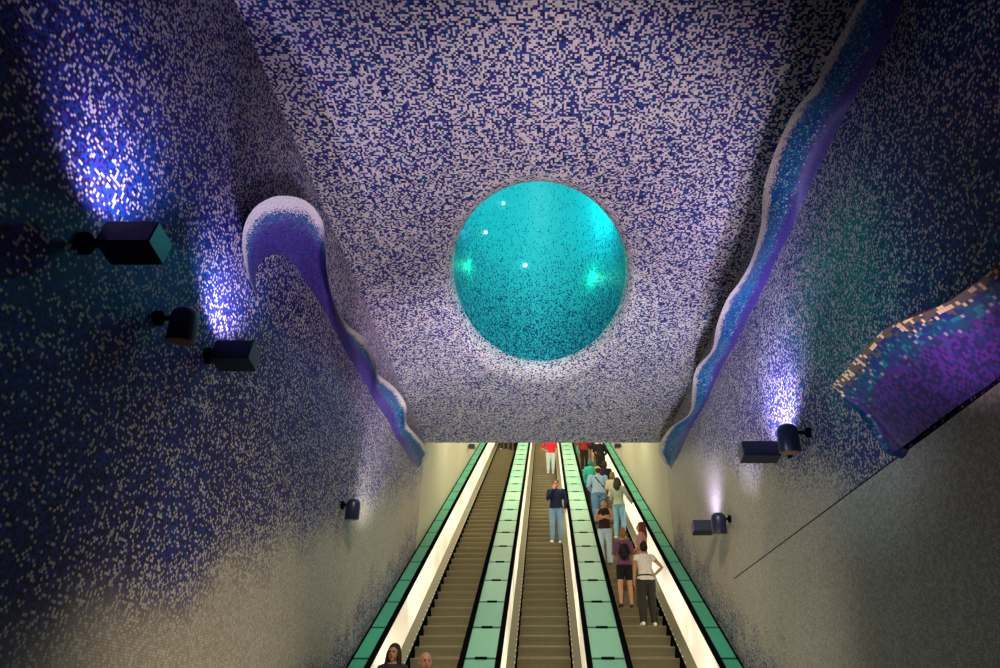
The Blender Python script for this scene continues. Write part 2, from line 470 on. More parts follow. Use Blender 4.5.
# the shell-like scoop near the camera on the right
S_crest = [(1420,-60),(1250,50),(1140,128),(1060,196),(1030,226),(1000,256),(989,273),(971,287),(942,305),(913,317),(885,330),(863,351),(846,370),(832.6,384)]
S_bot = [(1420,45),(1250,180),(1140,267),(1060,330),(1030,353),(1000,376.5),(985,388),(971,397),(956.5,407),(940,419),(925,430),(916,437),(908,443),(902,447)]
def scoop():
    n, m = 130, 14
    A = resample(S_bot, n); B = resample(S_crest, n)
    bm = bmesh.new(); uvd = {}; rows = []
    acc = 0; last = None
    for i in range(n):
        t = i/(n-1)
        out = .50 - .06*t
        a = on_x(A[i].x, A[i].y, WX-.03-.10*ss(t, .75, 1)); b = on_x(B[i].x, B[i].y, WX-out)
        if last is not None: acc += (a+b-last).length/2
        last = a+b
        vs = []
        for j in range(m+1):
            v = j/m; p = a.lerp(b, v)
            p.x = a.x+(b.x-a.x)*(v*.55+.45*v*v)
            vs.append((p, v, v*(b-a).length))
        back = Vector((WX+.03, b.y+.10*t, b.z-.05))
        for w_, vv in ((0., 1.01), (.4, 1.1), (1., 1.2)):
            vs.append(((b+Vector((.02, 0, .02))).lerp(back, w_), vv, (b-a).length+.02+w_*.4))
        r_ = []
        for p, v, l in vs:
            q = bm.verts.new(p); uvd[q] = (acc, l, v); r_.append(q)
        rows.append(r_)
    for r0, r1 in zip(rows, rows[1:]):
        for j in range(len(r0)-1): bm.faces.new((r0[j], r1[j], r1[j+1], r0[j+1]))
    bm.faces.new(rows[0])
    # far end: the face turns in towards the wall
    end = rows[-1]
    E_out = resample([(902,447),(889,455),(874,434),(859.5,414),(847,402),(832.6,384)], m+1)
    cols = [end[:m+1]]
    for q in range(1, 7):
        f = q/6; c = []
        for j in range(m+1):
            v = j/m
            p0 = end[j].co
            e = on_x(E_out[j].x, E_out[j].y, WX-.06-.36*v)
            p = p0.lerp(e, f)
            p.x += .05*math.sin(f*math.pi)*math.sin(v*math.pi)
            if j == m: p = p0 + Vector((0, .002*q, 0))
            nv = bm.verts.new(p); uvd[nv] = (acc+f*(e-p0).length, v*.8, .35+.5*f if j < m*.85 else .95); c.append(nv)
        cols.append(c)
    for c0, c1 in zip(cols, cols[1:]):
        for j in range(m): bm.faces.new((c0[j], c1[j], c1[j+1], c0[j+1]))
    rim = cols[-1]
    # back of the end, running to the wall
    bk = [bm.verts.new(Vector((WX+.03, v.co.y+.05, v.co.z-.02))) for v in rim]
    for v in bk: uvd[v] = (acc+.5, .2, .1)
    for j in range(m): bm.faces.new((rim[j], bk[j], bk[j+1], rim[j+1]))
    recalc(bm)
    u1 = bm.loops.layers.uv.new('metres'); u2 = bm.loops.layers.uv.new('profile')
    for f in bm.faces:
        for lp in f.loops:
            x, l, v = uvd[lp.vert]; lp[u1].uv = (x, l); lp[u2].uv = (x, v)
    o = obj('shell_ledge', bm, M['scoop'], smooth=True, autos=45)
    tag(o, 'broad purple scoop-shaped ledge with gold flecked rim on the wall nearest the viewer', 'ledge')
scoop()

# ------------------------------------------------------------------ escalators
S0, PITCH, NSTEP = 6.6, .41, 66
TD, TR = PITCH*CI, PITCH*SI
HW = .6       # half clear width between balustrades
SW = .446     # half width of a step
ND = .80
S_A, S_B = 6.2, 33.6
def step_z(k):
    return inc(0, S0+PITCH*k, 0)
def step_mesh():
    bm = bmesh.new()
    pr = [(0, 0), (-.004, -.006), (.008, -.022), (.032, -.05), (.065, -.09), (.095, -.14), (.115, -TR-.02), (.15, -TR-.02), (TD+.02, -.035), (TD+.024, 0)]
    loft(bm, [[Vector((x, y, z)) for y, z in pr] for x in (-SW, SW)])
    recalc(bm)
    me = bpy.data.meshes.new('step'); bm.to_mesh(me); bm.free(); me.materials.append(M['step'])
    return me
STEP_ME = step_mesh()
def strip_tube(x, n, w, hgt, s0, s1, bm):
    r = []
    for s in (s0, s1):
        ring = []
        for k in range(12):
            a = 2*math.pi*k/12
            ring.append(inc(x+w/2*math.copysign(abs(math.cos(a))**.6, math.cos(a)), s, n+hgt/2*math.copysign(abs(math.sin(a))**.6, math.sin(a))))
        r.append(ring)
    loft(bm, r)
def escalator(xc, label):
    root = empty('escalator', (xc, 8.0, 0), label, 'escalator', 'escalators side by side')
    for k in range(NSTEP):
        p = step_z(k)
        o = bpy.data.objects.new('step', STEP_ME); o.location = (xc, p.y, p.z); link(o, root)
    for sg in (-1, 1):
        bm = bmesh.new(); incbox(bm, xc+sg*HW, xc+sg*(HW+.02), S_A, S_B, .15, ND-.02) if sg > 0 else incbox(bm, xc-HW-.02, xc-HW, S_A, S_B, .15, ND-.02)
        recalc(bm); obj('balustrade', bm, M['backlit'], root)
        bm = bmesh.new()   # skirt: sloping ledge and vertical board with pale studs
        secs = [[(HW+.02, .15), (HW, .15), (SW+.045, .075), (SW+.022, .06), (SW+.022, -.35), (HW+.02, -.35)]]
        rr = [[inc(xc+sg*a, s, b) for a, b in secs[0]] for s in (S_A, S_B)]
        loft(bm, rr); recalc(bm); nf = len(bm.faces)
        s = S_A+.1
        while s < S_B:
            incbox(bm, xc+sg*(SW+.030)-.007, xc+sg*(SW+.030)+.007, s, s+.03, .058, .074); s += PITCH*.5
        bm.faces.ensure_lookup_table()
        for f in bm.faces[nf:]: f.material_index = 1
        for f in bm.faces[:nf]:
            c = f.calc_center_median()
            if abs(abs(c.x-xc)-(SW+.022)) < .004: f.material_index = 2  # board blackened to stand for the shadowed gap beside the steps
        obj('skirt', bm, [M['skirt'], M['stud'], M['black']], root)
        bm = bmesh.new(); strip_tube(xc+sg*(HW+.035), ND+.035, .085, .05, S_A, S_B, bm); recalc(bm)
        obj('handrail', bm, M['rubber'], root, smooth=True, autos=40)
    bm = bmesh.new(); incbox(bm, xc-HW, xc+HW, S_A, S_B, -.75, -.55); recalc(bm); obj('truss', bm, M['black'], root)
XC = (-1.80, -.017, 1.80)
escalator(XC[0], 'escalator beside the wall with the hooked ledge, nearly empty of riders')
escalator(XC[1], 'middle escalator carrying a man in a navy jumper')
escalator(XC[2], 'escalator crowded with people seen from behind')

M['glass_deep'] = plain('deep sea green glass', (.05, .38, .24), .45, 0, .25, .7)
def deck(x0, x1, label):
    root = empty('glass_deck', inc((x0+x1)/2, S_A, ND-.05), label, 'glass deck', 'green glass decks between escalators')
    bm = bmesh.new(); incbox(bm, x0, x1, S_A, S_B, ND-.32, ND-.012); recalc(bm)
    obj('frame', bm, M['black'], root)
    gx0, gx1 = x0+.045, x1-.045
    me = None
    p0 = 6.45
    for k in range(27):
        s = p0+k*1.0
        bm = bmesh.new(); incbox(bm, gx0, gx1, s+.03, s+.97, ND-.02, ND+.004); recalc(bm)
        gp = obj('glass_panel', bm, M['glass'] if x1-x0 > .45 else M['glass_deep'], root)
        if x1-x0 < .45: continue
        bm = bmesh.new(); w = (gx1-gx0)*.19; xm = (gx0+gx1)/2
        incbox(bm, xm-w, xm+w, s-.04, s+.035, ND-.01, ND+.012); recalc(bm)
        link_child(obj('clip', bm, M['black']), gp)
deck(-WX, XC[0]-HW-.02, 'narrow green glass deck between escalator and wall below the hooked ledge')
deck(XC[0]+HW+.02, XC[1]-HW-.02, 'wide green glass deck between the middle and the emptiest escalator')
deck(XC[1]+HW+.02, XC[2]-HW-.02, 'wide green glass deck between the middle and the crowded escalator')
deck(XC[2]+HW+.02, WX, 'narrow green glass deck between the crowded escalator and the wall')

# ------------------------------------------------------------------ wall lamps
def box_lamp(side, Y, Z, x_in, x_out, label):
    c = Vector((side*(x_in+x_out)/2, Y, Z)); L = abs(x_in-x_out)
    root = empty('wall_uplight', (side*WX, Y, Z), label, 'wall lamp', 'box uplights along the walls')
    Mx = Matrix.Translation(c) @ Matrix.Rotation(R(-9), 4, 'X')
    bm = bmesh.new(); box(bm, (-L/2, -.10, -.09), (L/2, .10, .09), Mx); recalc(bm)
    bmesh.ops.bevel(bm, geom=bm.edges[:], offset=.008, segments=2, affect='EDGES')
    hs = obj('housing', bm, M['navybox'], root)
    bm = bmesh.new(); box(bm, (-L/2+.03, -.08, .088), (L/2-.03, .08, .094), Mx); recalc(bm); link_child(obj('lens', bm, M['lens']), hs)
    bm = bmesh.new(); tube(bm, [(side*(WX+.01), Y, Z), (side*max(x_in, x_out)-side*.01, Y, Z)], .028); 
    tube(bm, [(side*(WX+.01), Y, Z), (side*(WX-.02), Y, Z)], .07); recalc(bm); obj('bracket', bm, M['black'], root, True, 40)
box_lamp(-1, 3.19, EYE+2.47, 2.62, 2.30, 'largest dark box uplight on the wall, nearest the viewer')
box_lamp(-1, 4.81, EYE+2.57, 2.68, 2.37, 'dark box uplight beside the bracket spotlight, below the hooked ledge')
box_lamp(1, 7.16, EYE+2.60, 2.62, 2.20, 'navy box uplight left of the larger bracket spotlight, near the wall joint')
box_lamp(1, 10.7, EYE+2.63, 2.66, 2.34, 'smallest box uplight, close above the crowded escalator')

def spot_lamp(side, Y, Z, xb, r, L, tilt, label):
    root = empty('bracket_spotlight', (side*WX, Y, Z), label, 'spotlight', 'bracket spotlights along the walls')
    c = Vector((side*xb, Y, Z)); ax = Matrix.Rotation(R(tilt), 3, 'X') @ Vector((0, 0, 1))
    bm = bmesh.new()
    pts = [c+ax*q for q in (L*.50, L*.47, L*.38, L*.25, -L*.42, -L*.44)]
    tube(bm, pts, [r*.35, r*.62, r*.9, r, r, r*.96], 24); recalc(bm); hs = obj('housing', bm, M['navybox'], root, True, 35)
    bm = bmesh.new(); tube(bm, [c-ax*L*.43, c-ax*L*.455], [r*.9, r*.86], 24); recalc(bm); link_child(obj('lens', bm, M['amber'], None, True, 35), hs)
    bm = bmesh.new()
    up = c+ax*L*.22
    tube(bm, [up, Vector((side*(WX+.01), up.y, up.z))], .018)
    tube(bm, [Vector((side*(WX-.03), up.y, up.z)), Vector((side*(WX+.01), up.y, up.z))], .055, 18); recalc(bm)
    obj('bracket', bm, M['black'], root, True, 40)
spot_lamp(-1, 4.06, EYE+2.41, 2.56, .095, .27, 8, 'dark bracket spotlight between the two box uplights')
spot_lamp(-1, 9.00, EYE+2.45, 2.60, .095, .29, 8, 'lone navy bracket spotlight on the sandy wall beside the empty escalator')
spot_lamp(1, 6.55, EYE+2.52, 2.53, .11, .32, 8, 'larger bracket spotlight beside the navy box uplight by the wall joint')
spot_lamp(1, 9.98, EYE+2.51, 2.58, .11, .32, 8, 'bracket spotlight beside the smallest box uplight')

def shaft_lamp(side, Y, Z, label):
    root = empty('shaft_lamp', (side*WX, Y, Z), label, 'wall lamp')
    bm = bmesh.new(); box(bm, (side*(WX-.14)-.11, Y-.10, Z-.07), (side*(WX-.14)+.11, Y+.10, Z+.07)); recalc(bm)
    bmesh.ops.bevel(bm, geom=bm.edges[:], offset=.015, segments=2, affect='EDGES'); hs = obj('housing', bm, M['navybox'], root)
    bm = bmesh.new(); tube(bm, [(side*(WX+.01), Y, Z), (side*(WX-.10), Y, Z)], .03); recalc(bm); obj('bracket', bm, M['black'], root)
    bm = bmesh.new(); box(bm, (side*(WX-.14)-.08, Y-.07, Z-.078), (side*(WX-.14)+.08, Y+.07, Z-.068)); recalc(bm); link_child(obj('lens', bm, M['amber']), hs)
shaft_lamp(-1, 22.7, EYE+8.45, 'tiny dark lamp on the cream shaft wall above the emptiest escalator')
shaft_lamp(1, 22.9, EYE+8.55, 'tiny dark lamp on the cream shaft wall above the crowded escalator')

# ------------------------------------------------------------------ people
def remeshed(name, bm, mat, parent, vox, smooth=4):
    me = bpy.data.meshes.new(name); recalc(bm); bm.to_mesh(me); bm.free()
    tmp = bpy.data.objects.new(name+'_tmp', me); COL.objects.link(tmp)
    md = tmp.modifiers.new('r', 'REMESH'); md.mode = 'VOXEL'; md.voxel_size = vox; md.use_smooth_shade = True
    if smooth:
        s = tmp.modifiers.new('s', 'SMOOTH'); s.iterations = smooth; s.factor = .5
    dg = bpy.context.evaluated_depsgraph_get()
    out = bpy.data.meshes.new_from_object(tmp.evaluated_get(dg))
    bpy.data.objects.remove(tmp); bpy.data.meshes.remove(me)
    out.name = name; out.materials.clear(); out.materials.append(mat)
    for p in out.polygons: p.use_smooth = True
    o = bpy.data.objects.new(name, out)
    COL.objects.link(o); o.parent = parent
    return o
V = Vector
def hand(bm, wrist, direc, palm_n, side, curl=.5, k=1.):
    """palm, four fingers of unequal length with two bends, thumb from the side of the palm"""
    d = direc.normalized(); n = (palm_n-d*palm_n.dot(d)).normalized(); w = d.cross(n).normalized()*side
    tube(bm, [wrist-d*.02*k, wrist+d*.02*k, wrist+d*.06*k, wrist+d*.09*k], [(.022*k, .017*k), (.032*k, .016*k), (.040*k, .015*k), (.036*k, .012*k)], 10, side=w)
    for i, (off, ln) in enumerate(((.030, .072), (.010, .082), (-.010, .077), (-.029, .060))):
        b = wrist + d*.085*k + w*off*k
        a1 = curl*.8; a2 = curl*1.7
        p1 = b + (d*math.cos(a1)+n*math.sin(a1))*ln*.5*k + w*off*.12*k
        p2 = p1 + (d*math.cos(a2)+n*math.sin(a2))*ln*.5*k
        tube(bm, [b, p1, p2], [.0088*k, .0084*k, .0070*k], 8)
    t0 = wrist+d*.03*k+w*.030*k; t1 = t0+(d*.6+w*.8+n*.2).normalized()*.035*k; t2 = t1+(d*.85+w*.4+n*.35).normalized()*.032*k
    tube(bm, [t0, t1, t2], [.011*k, .0100*k, .008*k], 8)

_mats = {}
def cloth(col, rough=.85, key=None):
    kx = (tuple(col), rough)
    if kx not in _mats: _mats[kx] = plain('fabric %d' % len(_mats), col, rough, 0, .25, 25, spec=.2)
    return _mats[kx]
def skin(col=(.42, .20, .12)):
    kx = ('skin', tuple(col))
    if kx not in _mats: _mats[kx] = plain('skin %d' % len(_mats), col, .5, 0, .1, 20)
    return _mats[kx]
HAIRM = {}
def hairmat(col):
    if tuple(col) not in HAIRM: HAIRM[tuple(col)] = plain('hair %d' % len(HAIRM), col, .6, 0, .4, 60, spec=.2)
    return HAIRM[tuple(col)]

ARMS = {   # elbow, wrist, finger direction, palm normal for the arm on +x; mirrored for the other
    'down': (V((.235, -.01, 1.12)), V((.235, .07, .88)), V((0, .15, -1)), V((-1, 0, 0))),
    'rail': (V((.30, .05, 1.14)), V((.36, .22, .98)), V((.3, 1, -.3)), V((0, -.2, -1))),
    'hip': (V((.36, -.10, 1.16)), V((.185, .03, 1.00)), V((-.5, .8, -.4)), V((-1, -.3, 0))),
    'cross': (V((.235, .07, 1.14)), V((-.02, .185, 1.17)), V((-1, .1, .25)), V((0, -1, 0))),
    'cross2': (V((.235, .08, 1.15)), V((-.03, .155, 1.20)), V((-1, .0, .2)), V((0, -1, 0))),
    'chin': (V((.20, .13, 1.15)), V((.045, .165, 1.40)), V((-.3, -.15, 1)), V((0, -1, .2))),
    'front': (V((.24, .02, 1.12)), V((.12, .20, 1.02)), V((-.6, .7, .1)), V((-.3, -.6, .7))),
    'phone': (V((.22, .06, 1.12)), V((.08, .25, 1.22)), V((-.4, .5, .7)), V((-.4, -.7, .5))),
    'strap': (V((.25, .03, 1.15)), V((.13, .15, 1.30)), V((-.5, -.2, .8)), V((0, -1, 0))),
}
def person(pos, heading, height, label, top=(.1, .1, .1), bottom=(.05, .05, .06), shoes=(.7, .7, .68), hair=(.02, .014, .01), skin_c=(.42, .20, .12),
           arms=('down', 'down'), sleeve='long', legs='trousers', hair_style='short', build=1., head_yaw=0, head_tilt=0, lean=0, stance=.0,
           female=False, vox=.0095, group=None, detail=True, extra=None, belly=0., neck='crew', flare=0.):
    k = height/1.70
    root = empty('person', (0, 0, 0), label, 'person', group)
    b = build
    # --- joints
    hipx = .085*b
    feet = {1: V((.10+stance*.5, .03, .075)), -1: V((-.10-stance*.5, -.05-stance*.3, .075))}
    hips = {s: V((s*hipx, 0, .90)) for s in (1, -1)}
    knees = {s: (hips[s]*.47+feet[s]*.53)+V((s*.005, .03, 0)) for s in (1, -1)}
    sh = .172*b*(0.93 if female else 1.0)
    L = V((0, lean, 0))
    def T(p):  # lean the trunk forward from the hips
        f = max(0, (p.z-.92)/.6); return p + L*f
    shoulders = {s: T(V((s*sh, -.005, 1.395))) for s in (1, -1)}
    armj = {}
    for s, key in ((1, arms[0]), (-1, arms[1])):
        e, w, d, n = ARMS[key]
        fx = lambda q: V((q.x*s*(sh/.172 if abs(q.x) > .1 else 1), q.y, q.z))
        fd = lambda q: V((q.x*s, q.y, q.z))
        armj[s] = (T(fx(e)), T(fx(w)), fd(d), fd(n))
    wf = .92 if female else 1.0
    tors = [(.80, .085, .080, 0), (.86, .150, .105, -.008), (.93, .163, .112, -.008), (1.01, .142*wf, .100+belly*.5, .002), (1.10, .132*wf, .094+belly, .006),
            (1.20, .148*wf, .104+belly*.4, .008), (1.30, .164*wf, .110, .006), (1.38, .160*wf, .098, -.004), (1.43, .105, .075, -.008), (1.465, .058, .056, -.002)]
    def torso(bm, grow, z0, z1, bottom_flare=0.):
        pts, rad = [], []
        zs = [z0] + [t[0] for t in tors if z0+.015 < t[0] < z1-.015] + [z1]
        for z in zs:
            for a, c in zip(tors, tors[1:]):
                if a[0] <= z <= c[0] or (z < tors[0][0] and a is tors[0]):
                    f = max(0, (z-a[0])/(c[0]-a[0])); break
            rx, ry, y = (a[i]*(1-f)+c[i]*f for i in (1, 2, 3))
            e = grow + bottom_flare*max(0, (1.05-z)/.25)
            pts.append(T(V((0, y, z)))); rad.append((rx*b+e, ry*b+e))
        # section is always horizontal here
        rings = [[p+V((math.cos(2*math.pi*i/24)*r[0], math.sin(2*math.pi*i/24)*r[1], 0)) for i in range(24)] for p, r in zip(pts, rad)]
        loft(bm, rings)
    def arm(bm, s, grow, upto=1., hand_too=False):
        e, w, d, n = armj[s]; S = shoulders[s]
        ps = [S+V((-s*.045, 0, .005)), S, S.lerp(e, .35), S.lerp(e, .75), e, e.lerp(w, .3), e.lerp(w, .7), w]
        rs = [.052, .055, .049, .042, .039, .040, .032, .026]
        rs = [r*(1 if not female else .9)*(.5+.5*b) + grow for r in rs]
        nkeep = {1.: 8, .5: 5, .3: 3, .25: 3}[upto]
        tube(bm, ps[:nkeep], rs[:nkeep], 12)
        if hand_too: hand(bm, w, d, n, -s if False else s, .55, 1.)
    def leg(bm, s, grow, upto=1., fl=0.):
        h, kn, f = hips[s], knees[s], feet[s]
        ps = [h+V((0, 0, .02)), h.lerp(kn, .3), h.lerp(kn, .7), kn, kn.lerp(f, .3)+V((0, -.012, 0)), kn.lerp(f, .7), f]
        rs = [.088*b, .085*b, .066*b, .055*b, .056*b, .044*b, .038]
        rs = [r+grow+fl*max(0, (i-3)/3) for i, r in enumerate(rs)]
        nk = {1.: 7, .55: 4, .4: 3, .75: 6}[upto]
        tube(bm, ps[:nk], rs[:nk], 14)
    # --- head
    hc = T(V((0, .005, 1.585)))
    HR = Matrix.Rotation(R(head_yaw), 3, 'Z') @ Matrix.Rotation(R(head_tilt), 3, 'X')
    H = lambda x, y, z: hc + HR @ V((x, y, z))
    body = bmesh.new()
    torso(body, 0, .80, 1.465)
    tube(body, [T(V((0, -.012, 1.40))), T(V((0, -.004, 1.47))), H(0, -.008, -.05)], [.062, .053*(.9 if female else 1.05), .052], 14)
    ball(body, H(0, -.012, .022), (.074, .092, .088), 18, HR)            # skull
    ball(body, H(0, .022, -.035), (.060, .066, .078), 16, HR)            # face
    ball(body, H(0, .048, -.088), (.032, .034, .026), 10, HR)            # chin
    tube(body, [H(0, .086, .012), H(0, .100, -.018), H(0, .108, -.032)], [.009, .012, .013], 8)   # nose
    for s in (1, -1): ball(body, H(s*.076, -.012, -.018), (.012, .02, .032), 8, HR)               # ears
    ball(body, H(0, .086, .026), (.045, .012, .010), 8, HR)              # brow
    for s in (1, -1):
        arm(body, s, 0, 1., detail); leg(body, s, 0)
        f = feet[s]; tube(body, [f+V((0, -.05, -.045)), f+V((0, .0, -.03)), f+V((s*.01, .09, -.05)), f+V((s*.015, .15, -.055))], [.03, .036, .034, .022], 10)
    bodyo = remeshed('body', body, skin(skin_c), root, vox*.85, 3)
    # --- clothing
    shirt = bmesh.new()
    z0 = .90 if not (extra and 'crop' in extra) else 1.02
    torso(shirt, .014, z0, 1.445 if neck == 'crew' else 1.415, .02)
    if sleeve != 'none':
        for s in (1, -1): arm(shirt, s, .012 if sleeve != 'loose' else .018, {'long': 1., 'loose': 1., 'short': .5, 'cap': .3}[sleeve])
    topo = remeshed('top', shirt, cloth(top), root, vox)
    bt = bmesh.new()
    if legs == 'skirt':
        rings = [[V((math.cos(2*math.pi*i/24)*rx, math.sin(2*math.pi*i/24)*ry-.005, z)) for i in range(24)] for z, rx, ry in
                 ((.56, .20*b, .15*b), (.70, .19*b, .145*b), (.86, .175*b, .125*b), (.95, .165*b, .12*b), (1.02, .15*b, .112*b))]
        loft(bt, rings)
    else:
        torso(bt, .010 if legs != 'loose' else .016, .80, 1.0)
        for s in (1, -1): leg(bt, s, .012 if legs != 'loose' else .026, {'shorts': .4}.get(legs, 1.), flare)
    remeshed({'skirt': 'skirt', 'shorts': 'shorts'}.get(legs, 'trousers'), bt, cloth(bottom), root, vox)
    for s in (1, -1):
        f = feet[s]; sb = bmesh.new()
        tube(sb, [f+V((0, -.075, -.035)), f+V((0, -.06, -.032)), f+V((0, -.01, -.018)), f+V((s*.008, .06, -.035)), f+V((s*.014, .13, -.045)), f+V((s*.016, .165, -.052))],
             [(.024, .026), (.036, .040), (.042, .052), (.046, .038), (.042, .028), (.022, .018)], 14)
        remeshed('shoe', sb, cloth(shoes, .5), root, vox*.8, 2)
    # --- face details
    for s in (1, -1):
        eb = bmesh.new(); ball(eb, H(s*.030, .083, .006), (.013, .006, .007), 8, HR)
        recalc(eb); e = obj('eye', eb, plain_eye()); e.parent = bodyo
    mb = bmesh.new(); ball(mb, H(0, .0865, -.060), (.024, .006, .007), 10, HR); recalc(mb)
    m_ = obj('mouth', mb, lip()); m_.parent = bodyo
    # --- hair
    if hair_style:
        hb = bmesh.new()
        ball(hb, H(0, -.024, .040), (.083, .096, .088), 18, HR)
        if hair_style == 'short': ball(hb, H(0, -.05, .0), (.077, .065, .08), 14, HR)
        if hair_style in ('long', 'bob', 'pony', 'bun'):
            ball(hb, H(0, -.045, .0), (.086, .075, .095), 14, HR)
        if hair_style == 'long':
            for s in (1, -1):
                tube(hb, [H(s*.05, -.02, .06), H(s*.080, -.012, .0), H(s*.088, -.012, -.09), H(s*.095, .0, -.20), H(s*.085, .01, -.28)],
                     [(.03, .04), (.024, .045), (.028, .05), (.03, .045), (.012, .02)], 12)
            tube(hb, [H(0, -.07, .04), H(0, -.085, -.08), H(0, -.095, -.19), H(0, -.09, -.30)], [(.07, .04), (.09, .045), (.095, .045), (.05, .02)], 14)
        if hair_style == 'bob':
            tube(hb, [H(0, -.05, .04), H(0, -.06, -.06), H(0, -.055, -.13)], [(.08, .05), (.095, .06), (.06, .035)], 14)
        if hair_style == 'pony':
            tube(hb, [H(0, -.10, .06), H(0, -.14, .03), H(0, -.145, -.08), H(0, -.13, -.18)], [.025, .034, .036, .012], 10)
        if hair_style == 'bun': ball(hb, H(0, -.085, .095), .045, 12)
        remeshed('hair', hb, hairmat(hair), root, vox*.9, 3)
    if extra:
        if 'cap' in extra:
            cb = bmesh.new(); ball(cb, H(0, -.014, .062), (.090, .105, .072), 18, HR)
            tube(cb, [H(0, .06, .045), H(0, .13, .04), H(0, .165, .03)], [(.07, .012), (.065, .010), (.035, .008)], 12)
            remeshed('cap', cb, cloth(extra['cap']), root, vox*.8, 2)
        if 'sash' in extra:
            cb = bmesh.new()
            pts = [T(V(p)) for p in ((-.13*b, -.02, 1.43), (-.08*b, -.135, 1.36), (.0, -.145, 1.22), (.08*b, -.14, 1.10), (.16*b, -.03, 1.02))]
            tube(cb, pts, [(.018, .006)]*5, 8); recalc(cb); q = obj('strap', cb, cloth((.01, .01, .015))); q.parent = topo
        if 'belt' in extra:
            cb = bmesh.new(); torso(cb, .024, .985, 1.02); remeshed('belt', cb, cloth(extra['belt']), root, vox*.7, 1)
    root.location = pos; root.rotation_euler = (0, 0, R(heading)); root.scale = (k, k, k)
    return root
_eye = []
def plain_eye():
    if not _eye: _eye.append(plain('dark eye', (.015, .01, .008), .2))
    return _eye[0]
def lip():
    if len(_eye) < 2: plain_eye(); _eye.append(plain('lip', (.25, .06, .05), .5))
    return _eye[1]
def stand(x, s):
    """a place on the tread of the step nearest to s"""
    k = round((s-S0)/PITCH); p = step_z(k)
    return V((x, p.y+.18, p.z+.004))
JEANS = (.16, .28, .42); LJEANS = (.30, .42, .52); BLACK = (.012, .012, .014)
FACE_CAM, AWAY = 180, 0
def build_people():
    person(stand(-1.98, 7.67), 172, 1.62, 'woman with long dark hair low on the emptiest escalator, facing the viewer', top=(.03, .03, .04), bottom=BLACK, hair_style='long', female=True,
           skin_c=(.40, .19, .12), vox=.008)
    person(stand(-1.50, 7.45), 185, 1.70, 'bald man in a dark top low on the emptiest escalator', top=(.05, .03, .03), bottom=BLACK, hair_style=None, skin_c=(.48, .22, .13), vox=.008, head_yaw=15)
    person(stand(-1.95, 31.0), 180, 1.72, 'person in dark trousers and pale shoes at the top, against the bright balustrade', top=BLACK, bottom=(.02, .02, .02), vox=.013)
    person(stand(-1.50, 30.7), 180, 1.68, 'person in black trousers at the top of the emptiest escalator, against the glass deck', top=BLACK, bottom=(.012, .012, .012), shoes=(.3, .28, .25), vox=.013)
    person(stand(.30, 17.4), 172, 1.72, 'man in navy jumper and jeans with a hand at his chin', top=(.008, .016, .05), bottom=(.17, .31, .46), shoes=(.8, .8, .76), hair=(.06, .035, .02),
           arms=('chin', 'down'), hair_style='short', skin_c=(.44, .20, .12), build=1.08, belly=.02)
    person(stand(.22, 25.9), 180, 1.62, 'person in a bright red top and pale jeans behind the man in navy', top=(.62, .015, .03), bottom=(.38, .50, .50), female=True, hair_style='bob', arms=('hip', 'down'), sleeve='short', vox=.011,
           build=1.1, shoes=(.8, .8, .7))
    person(stand(1.58, 26.1), 190, 1.70, 'person in a red top and black trousers beside the wide glass deck', top=(.25, .02, .02), bottom=(.012, .012, .012), arms=('down', 'strap'), vox=.011, hair_style='short')
    person(stand(1.95, 28.4), 0, 1.66, 'person in dark clothes with bare calves near the top of the crowd', top=(.05, .02, .015), bottom=BLACK, legs='shorts', vox=.012, hair_style='long', female=True, sleeve='short')
    person(stand(2.10, 24.6), 10, 1.72, 'person all in black near the bright balustrade at the top of the crowd', top=(.010, .011, .013), bottom=BLACK, vox=.011, arms=('front', 'strap'))
    person(stand(1.46, 20.5), 0, 1.66, 'person in a turquoise top mostly hidden by the man in the cap', top=(.03, .42, .33), bottom=BLACK, vox=.011, hair_style='bob', female=True, hair=(.03, .16, .13))
    person(stand(1.88, 20.2), -15, 1.68, 'dark haired person in a navy jacket beside the cap wearer', top=(.010, .014, .035), bottom=BLACK, vox=.0105, hair_style='bob', arms=('front', 'down'), female=True)
    person(stand(1.57, 18.9), 5, 1.74, 'broad man in tan cap and light denim shirt, dark strap across the back', top=(.24, .37, .50), bottom=(.08, .20, .36), build=1.22, belly=.03, hair_style='short', shoes=(.03, .03, .03),
           arms=('front', 'front'), sleeve='loose', extra={'cap': (.50, .30, .12), 'sash': 1})
    person(stand(1.99, 18.9), 0, 1.58, 'small person in a cream top between the denim shirt and the grey green top', top=(.50, .48, .33), bottom=(.10, .07, .06), female=True, hair_style='bob', hair=(.16, .09, .03), sleeve='short', shoes=(.04, .03, .03), vox=.0105)
    person(stand(2.02, 17.7), -28, 1.68, 'dark haired woman in grey green top and blue jeans, one arm on the handrail', top=(.28, .33, .25), bottom=(.17, .36, .52), female=True, hair_style='long', head_yaw=12,
           arms=('rail', 'front'), sleeve='loose', lean=-.02)
    person(stand(1.45, 15.6), 168, 1.60, 'woman with crossed arms, dark vest and pale jeans facing down the escalator', top=(.03, .014, .012), bottom=(.34, .46, .54), female=True, hair_style='pony', arms=('cross', 'cross2'),
           sleeve='none', skin_c=(.50, .25, .13), flare=.03, shoes=(.05, .05, .06), head_yaw=8)
    person(stand(1.63, 13.05), 6, 1.57, 'woman in dusky purple top and black shorts with tied auburn hair', top=(.16, .07, .13), bottom=(.010, .010, .011), female=True, legs='shorts', hair_style='bun', hair=(.28, .11, .03),
           arms=('down', 'front'), sleeve='short', shoes=(.03, .03, .035), skin_c=(.50, .24, .14), stance=.05)
    person(stand(2.08, 13.5), 75, 1.60, 'woman with long auburn hair in a pink top leaning at the handrail', top=(.50, .25, .22), bottom=(.25, .24, .26), female=True, hair_style='long', hair=(.13, .035, .015), arms=('front', 'front'), sleeve='short',
           skin_c=(.52, .26, .16))
